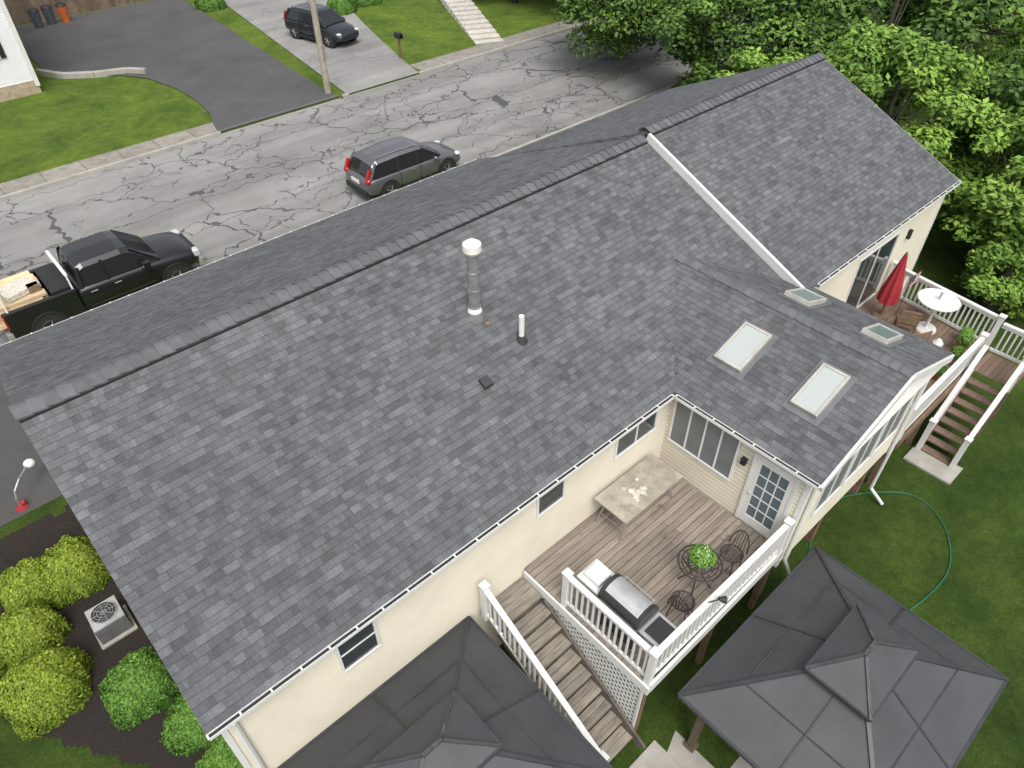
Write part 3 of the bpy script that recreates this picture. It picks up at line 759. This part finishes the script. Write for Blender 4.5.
b.sph((.5,.52,.53),.11,1,12,8,(1,1,.8));b.cyl((.02,.0,.12),(.1,-.02,.12),.05,.05,10,2)
b.build('lamp',[M_galv,M_white,M_red],e)
ctrl=[(9.9,-7.9),(10.9,-7.3),(12.0,-6.9),(12.9,-7.1),(13.9,-7.9),(13.9,-8.6),(13.3,-9.2),(12.4,-9.5),(11.1,-9.35),(10.2,-9.0)]
pts=[]
for i in range(len(ctrl)-1):
    p=[Vector((*ctrl[max(0,min(len(ctrl)-1,j))],0)) for j in (i-1,i,i+1,i+2)]
    for k in range(6):
        t=k/6;q=.5*((2*p[1])+(p[2]-p[0])*t+(2*p[0]-5*p[1]+4*p[2]-p[3])*t*t+(-p[0]+3*p[1]-3*p[2]+p[3])*t**3)
        pts.append((q.x,q.y,Z0+.02))
b=MB();b.tube(pts,.013,6);b.build('garden_hose',[M_hose])

# ------------------------------------------------------------ right deck things
e=empty('closed_patio_umbrella',(17.1,-5.05,D2));b=MB()
b.cyl((0,0,0),(0,0,1.9),.025,.025,8,1);b.cyl((0,0,0),(0,0,.08),.22,.2,14,1)
vs=[];n=16
for z,R_ in ((.5,.2),(.85,.19),(1.35,.11),(1.85,.03)):
    for i in range(n): a=2*math.pi*i/n;q=R_*(1+.25*(i%2));vs.append((q*math.cos(a),q*math.sin(a),z))
b.add(vs,[(j*n+i,j*n+(i+1)%n,(j+1)*n+(i+1)%n,(j+1)*n+i) for j in range(3) for i in range(n)],0)
b.build('umbrella',[M_red,M_wood],e)
e=empty('round_patio_table',(17.45,-6.05,D2));b=MB()
b.cyl((0,0,.86),(0,0,.90),.48,.48,28,0);b.cyl((0,0,.82),(0,0,.86),.40,.46,28,0)
b.cyl((0,0,0),(0,0,.84),.04,.04,10,0);b.cyl((0,0,0),(0,0,.06),.26,.24,20,0)
b.cyl((0,0,.9),(0,0,1.1),.03,.03,8,1)
b.build('table',[M_white,M_galv],e,bevel=.01)
e=empty('white_jug',(16.7,-6.6,D2));b=MB();b.cyl((0,0,0),(0,0,.3),.12,.12,14);b.cyl((0,0,.3),(0,0,.4),.12,.04,14);b.build('jug',[M_white],e)
def wchair(x,y,rz):
    e=empty('wooden_chair',(x,y,D2),rz);b=MB()
    b.box(-.22,.22,-.22,.22,.36,.4)
    for sx in(-.2,.2):
        for sy in(-.2,.2): b.box(sx-.02,sx+.02,sy-.02,sy+.02,0,.8 if sx<0 else .38)
    for z in (.5,.6,.7,.8): b.box(-.225,-.195,-.22,.22,z-.03,z+.03)
    b.build('chair',[M_wood],e)
wchair(16.8,-5.75,.4);wchair(16.1,-6.2,1.2)
for x,y,s in ((17.2,-7.0,.9),(16.6,-7.1,.8),(17.6,-6.9,.7),(15.8,-7.1,.7)):
    e=empty('potted_plant',(x,y,D2));b=MB();b.cyl((0,0,0),(0,0,.28*s),.12*s,.17*s,14);b.build('pot',[M_terr],e)
    n=500;d=unit(n);P=d*np.array([.24,.24,.22])*s*rng.uniform(.5,1,n)[:,None]+np.array([0,0,.42*s]);Nn=d+np.array([0,0,.5]);Nn/=np.linalg.norm(Nn,axis=1)[:,None]
    leaves('foliage',P,Nn,np.full(n,.035),.5+.3*d[:,2],M_shrub2,e)
e=empty('flag',(17.45,-5.3,D2));b=MB()
b.cyl((0,0,0),(0,0,1.2),.012,.012,6,2)
for i in range(7): b.box(.01,.5,-.006,.006,.8+i*.05,.85+i*.05,i%2)
b.box(.0,.22,-.009,.009,.97,1.15,3)
b.build('flag',[M_red,M_white,M_wood,mat('flag_blue',(.02,.03,.12),.8)],e)

# ------------------------------------------------------------ vehicles
def paint(name,c,metal=.3,rough=.28):
    m,nt,b=nodes(name);b.inputs['Base Color'].default_value=(*c,1);b.inputs['Metallic'].default_value=metal;b.inputs['Roughness'].default_value=rough
    b.inputs['Coat Weight'].default_value=.6;b.inputs['Coat Roughness'].default_value=.05;return m
M_cgl=glass_mat('car_glass',(.012,.014,.016),.04)
def loft(b,st,mi,matf=None):
    rows=[]
    for x,sec in st:
        full=[(x,y,z) for y,z in sec]+[(x,-y,z) for y,z in sec[::-1] if y>1e-4]
        rows.append(full)
    n=len(rows[0]);o=len(b.v)
    for rw in rows: b.v.extend(rw)
    for i in range(len(rows)-1):
        for k in range(n):
            k2=(k+1)%n
            b.f.append([o+i*n+k,o+i*n+k2,o+(i+1)*n+k2,o+(i+1)*n+k]);b.m.append(matf(i,k,n) if matf else mi)
    b.f.append([o+k for k in range(n)][::-1]);b.m.append(mi);b.f.append([o+(len(rows)-1)*n+k for k in range(n)]);b.m.append(mi)
def wheels(b,xs,hw,R_):
    for x in xs:
        for s in (1,-1):
            b.cyl((x,s*(hw-.24),R_),(x,s*(hw+.0),R_),R_,R_,24,0)
            b.cyl((x,s*(hw+.0),R_),(x,s*(hw+.012),R_),R_*.66,R_*.62,20,2)
            for i in range(5):
                a=i*math.pi*2/5;b.beam((x,s*(hw+.015),R_),(x+R_*.6*math.cos(a),s*(hw+.015),R_+R_*.6*math.sin(a)),.02,.07,1,up=(0,1,0))
def suv(loc,rz,pm,H=1.62,Lc=4.6,name='suv_car'):
    e=empty(name,loc,rz,S)
    h=Lc/2;hw=.91
    def sec(w,z0,zs,zt): return [(w*.86,z0),(w*.98,z0+.16),(w,zs*.72),(w*.97,zs),(w*.78,zt),(0,zt+.03)]
    b=MB()
    loft(b,[(-h,sec(hw*.84,.42,.8,.88)),(-h+.1,sec(hw*.95,.3,.92,1.0)),(-h+.5,sec(hw,.24,.98,1.04)),(-.8,sec(hw,.22,.98,1.04)),(.5,sec(hw,.22,.96,1.02)),(1.0,sec(hw,.22,.93,1.03)),(1.55,sec(hw*.98,.24,.85,.96)),(h-.25,sec(hw*.92,.28,.72,.84)),(h-.06,sec(hw*.8,.34,.6,.7)),(h,sec(hw*.7,.4,.55,.6))],0)
    b.build('body',[pm],e,smooth=True,sub=2)
    def gs(wb,wt,zb,zt): return [(wb*.5,zb-.05),(wb,zb),(wt+(wb-wt)*.15,zb+(zt-zb)*.8),(wt*.88,zt),(0,zt+.03)]
    g=MB()
    stt=[(-h+.16,gs(.8,.74,.98,1.06)),(-h+.40,gs(.84,.68,.99,H-.2)),(-h+.62,gs(.86,.67,1.0,H-.05)),(-.7,gs(.87,.68,1.0,H)),(.1,gs(.87,.67,1.0,H-.02)),(.35,gs(.87,.66,1.0,H-.07)),(1.2,gs(.84,.72,1.0,1.05))]
    def mf(i,k,n):
        if i in (1,2,3,4) and k in (2,3,4,5): return 0
        return 1
    loft(g,stt,1,mf)
    g.build('cabin',[pm,M_cgl],e,smooth=False,bevel=.03)
    p=MB()
    for s in (1,-1):
        p.tube([(1.15,s*.82,1.02),(.36,s*.66,H-.12)],.03,6,0)
        p.tube([(-h+.2,s*.8,1.0),(-h+.55,s*.68,H-.1)],.06,6,0)
        for x in (.05,-.85): p.beam((x,s*.875,1.0),(x,s*.73,H-.13),.07,.02,1)
        p.beam((-h+.65,s*.60,H+.05),(.1,s*.60,H+.04),.03,.03,2)
        p.sph((.8,s*.98,1.03),.1,0,8,6,(.7,1,.7))
        p.sph((h-.22,s*.66,.74),.16,3,10,6,(1.1,.9,.45))
        p.beam((-h+.08,s*.72,.98),(-h+.25,s*.72,1.34),.12,.1,4)
        p.sph((-h+.12,s*.74,.93),.16,4,8,6,(.7,.8,.7))
        p.box(-.95,1.0,s*.84,s*.915,.2,.34,5)
        for x in (-1.35,1.4):
            p.cyl((x,s*.6,.37),(x,s*.918,.37),.44,.44,22,5)
        for x in (-.3,.6): p.box(x,x+.16,s*.905,s*.93,.86,.885,2)
        for x in (-.82,.12,1.0): p.box(x,x+.012,s*.88,s*.918,.34,.96,1)
    p.box(-h-.02,-h+.1,-.7,.7,.34,.55,5);p.box(h-.1,h+.02,-.55,.55,.38,.56,5)
    p.box(-h-.012,-h+.05,-.26,.26,.72,.86,6)
    p.build('trim',[pm,M_black,M_galv,M_lamp,M_tail,M_black,M_white],e,bevel=.01)
    w=MB();wheels(w,(-1.35,1.4),.93,.36);w.build('wheels',[M_rubber,M_steel,M_black],e)
    return e
P_grey=paint('charcoal_metallic_paint',(.15,.155,.168),.5,.25)
P_blk=paint('black_paint',(.012,.012,.014),.1)
P_dk=paint('dark_blue_paint',(.02,.024,.032),.3)
suv((13.4,10.35,ZR),0,P_grey)
suv((19.3,25.6,ZF+.045),math.radians(-78),P_dk)
def pickup(loc,rz):
    e=empty('pickup_truck',loc,rz,S);h=2.8;hw=1.0;pm=P_blk
    def sec(w,z0,zs,zt): return [(w*.88,z0),(w,z0+.2),(w,zs*.75),(w*.98,zs),(w*.82,zt),(0,zt+.03)]
    b=MB()
    loft(b,[(-.95,sec(hw,.45,1.2,1.25)),(-.9,sec(hw,.42,1.2,1.25)),(.3,sec(hw,.42,1.2,1.25)),(1.1,sec(hw,.42,1.18,1.24)),(1.5,sec(hw,.45,1.12,1.24)),(2.25,sec(hw*.98,.45,1.05,1.18)),(2.65,sec(hw*.93,.5,.98,1.08)),(h,sec(hw*.85,.55,.85,.95))],0)
    b.build('body',[pm],e,smooth=True,sub=1)
    def gs(wb,wt,zb,zt): return [(wb*.5,zb-.05),(wb,zb),(wt+(wb-wt)*.15,zb+(zt-zb)*.8),(wt*.88,zt),(0,zt+.03)]
    g=MB()
    loft(g,[(-.82,gs(.92,.8,1.2,1.35)),(-.7,gs(.92,.76,1.2,1.8)),(-.5,gs(.93,.76,1.2,1.88)),(.6,gs(.93,.76,1.2,1.89)),(.85,gs(.93,.75,1.2,1.82)),(1.6,gs(.9,.8,1.2,1.27))],1,lambda i,k,n:0 if (i in(1,2,3) and k in(2,3,4,5)) else 1)
    g.build('cabin',[pm,M_cgl],e,bevel=.03)
    p=MB()
    for s in (1,-1):
        p.box(-2.9,-.95,s*.86,s*.995,.5,1.27,0);p.box(-2.92,-.94,s*.85,s*1.0,1.27,1.3,1)
        p.beam((1.57,s*.88,1.22),(.85,s*.72,1.8),.06,.06,0);p.beam((0,s*.94,1.2),(0,s*.8,1.82),.08,.03,0)
        p.beam((-.78,s*.92,1.2),(-.68,s*.78,1.82),.12,.05,0)
        p.box(1.0,1.2,s*1.02,s*1.22,1.2,1.42,0)
        p.box(2.6,2.79,s*.6,s*.9,.85,1.03,2)
        p.box(-2.94,-2.88,s*.84,s*.98,.8,1.2,3)
        p.box(.1,.3,s*.99,s*1.01,1.02,1.05,4);p.box(-.6,-.4,s*.99,s*1.01,1.02,1.05,4)
        for x in (-1.95,1.9): p.cyl((x,s*.6,.42),(x,s*1.012,.42),.52,.52,22,1)
    p.box(-2.9,-.95,-.86,.86,.62,.7,1);p.box(-2.94,-2.86,-.86,.86,.6,1.25,0);p.box(-1.0,-.94,-.86,.86,.6,1.27,0)
    p.box(h-.12,h+.05,-.85,.85,.45,.7,4);p.box(h-.1,h+.02,-.55,.55,.75,1.0,1);p.box(-3.05,-2.9,-.9,.9,.45,.62,4)
    p.box(-1.55,-1.0,-.84,.84,1.3,1.38,1);
    for x in (-1.0,-2.75):
        p.beam((x,-.92,1.3),(x,-.86,1.75),.05,.05,5);p.beam((x,.92,1.3),(x,.86,1.75),.05,.05,5);p.beam((x,-.88,1.75),(x,.88,1.75),.09,.07,5)
    p.build('bed_and_trim',[pm,M_black,M_lamp,M_tail,M_steel,M_white],e,bevel=.012)
    w=MB();wheels(w,(-1.95,1.9),1.02,.41);w.build('wheels',[M_rubber,M_steel,M_black],e)
    l=MB()
    for k in range(7):
        for j in range(6):
            l.box(-3.1-random.uniform(0,.4),-1.6-random.uniform(0,.2),-.8+j*.27,-.8+j*.27+.25,.8+k*.09,.8+k*.09+.08)
    M=Matrix.Translation((-2.2,-.2,1.5))@Matrix.Rotation(.3,4,'Z')
    l.box(-.5,.45,-.4,.3,-.05,.1,1,M);l.box(-2.0,-1.7,-.6,-.3,1.43,1.6,2)
    l.build('lumber_load',[M_lumber,M_cloth,M_wood],e)
pickup((3.1,10.15,ZR),0)

# ------------------------------------------------------------ across the road
nb=empty('white_house');b=MB()
lap(b,(-8,27.8),(6.4,27.8),ZF+.55,.8,(0,-1));lap(b,(6.4,27.8),(6.4,36),ZF+.55,.8,(1,0))
b.box(-7.95,6.36,27.84,36,ZF+.5,.8,0)
b.build('siding',[M_siding2],nb)
b=MB();b.box(-8,6.42,27.75,36,ZF-.1,ZF+.55,0);b.build('foundation',[M_stone],nb)
b=MB();b.box(6.3,6.48,27.72,27.9,ZF+.3,.8,0)
for x in (5.0,.5,-4.0):
    b.box(x-.5,x+.5,27.72,27.8,-3.3,-2.0,0);b.box(x-.42,x+.42,27.7,27.73,-3.22,-2.08,1);b.box(x-.02,x+.02,27.68,27.71,-3.22,-2.08,0)
    b.box(x-.72,x-.52,27.74,27.79,-3.3,-2.0,1);b.box(x+.52,x+.72,27.74,27.79,-3.3,-2.0,1)
b.box(-8.4,6.8,27.4,27.8,.78,.9,0)
b.build('trim_and_windows',[M_white,M_black],nb)
b=MB();b.add([(-8.5,27.3,.9),(6.9,27.3,.9),(6.9,32,3),(-8.5,32,3),(6.9,36.5,.9),(-8.5,36.5,.9)],[(0,1,2,3),(3,2,4,5),(1,4,2),(0,3,5)]);b.build('roof',[M_cap],nb)
b=MB();x=6.5
while x<19: b.box(x,x+.15,38.9,38.94,ZF,ZF+1.5+random.uniform(-.02,.02));x+=.16
for z in (.3,1.2): b.box(6.5,19,38.95,39.0,ZF+z,ZF+z+.08)
b.build('wooden_fence',[M_fence])
for x,y,m in ((9.2,37.6,M_bin),(9.9,37.8,M_bin),(10.6,37.7,M_orange)):
    e=empty('trash_bin',(x,y,ZF+.04));b=MB();b.cyl((0,0,0),(0,0,.8),.2,.27,14,0);b.cyl((0,0,.8),(0,0,.88),.29,.25,14,1);b.build('bin',[m,M_black],e)
e=empty('utility_pole',(15.6,19.15,ZF));b=MB();b.cyl((0,0,-.1),(0,0,9),.14,.1,12,0);b.beam((-1,0,8.2),(1,0,8.2),.1,.12,0);b.box(-.02,.12,-.16,-.12,1.5,2.0,1);b.build('pole',[mat('pole_wood',(.33,.29,.23),.9,ns=3,amt=.2),M_galv],e)
e=empty('mailbox',(20.5,20.6,ZF));b=MB();b.box(-.05,.05,-.05,.05,0,.95,0);b.box(-.1,.1,-.22,.22,.95,1.1,1);b.cyl((0,-.22,1.1),(0,.22,1.1),.1,.1,14,1);b.box(.1,.115,-.05,.0,1.05,1.28,2);b.build('box',[M_wood,M_black,M_red],e)
for x,y,s in ((22.6,29.2,.8),(24.6,29.8,.9),(17.6,35,.8),(32.5,21,.8)): shrub(x,y,ZF+.1,s,s*1.1,M_shrub2,4000,.07,'garden_shrub')

# ------------------------------------------------------------ light, world, camera
SE,SR=math.radians(58),math.radians(-150)
w=bpy.data.worlds.new('World');scene.world=w;w.use_nodes=True
nt=w.node_tree;bg=nt.nodes['Background'];sk=nt.nodes.new('ShaderNodeTexSky');sk.sky_type='NISHITA';sk.sun_disc=False
sk.sun_elevation=SE;sk.sun_rotation=SR;sk.dust_density=6;sk.air_density=1.0;sk.ozone_density=1
hs=nt.nodes.new('ShaderNodeHueSaturation');hs.inputs['Saturation'].default_value=.28;hs.inputs['Value'].default_value=1.35
nt.links.new(sk.outputs[0],hs.inputs['Color']);nt.links.new(hs.outputs[0],bg.inputs[0]);bg.inputs[1].default_value=.15
sd=bpy.data.lights.new('sun','SUN');sd.energy=1.25;sd.angle=math.radians(26);sd.color=(1,.97,.92)
so=bpy.data.objects.new('sun',sd);scene.collection.objects.link(so)
v=Vector((math.sin(SR)*math.cos(SE),math.cos(SR)*math.cos(SE),math.sin(SE)))
so.rotation_euler=v.to_track_quat('Z','Y').to_euler()
cd=bpy.data.cameras.new('camera');cam=bpy.data.objects.new('camera',cd);scene.collection.objects.link(cam)
F=Vector((.4936,.5481,-.6752)).normalized();R=Vector((.7412,-.6713,-.0032)).normalized();U=R.cross(F)
cam.matrix_world=Matrix(((R.x,U.x,-F.x,.3874),(R.y,U.y,-F.y,-9.6134),(R.z,U.z,-F.z,6.7702),(0,0,0,1)))
cd.sensor_width=36;cd.lens=716.1/1024*36;cd.clip_end=1000
scene.camera=cam
scene.view_settings.view_transform='Standard';scene.view_settings.look='None';scene.view_settings.exposure=0
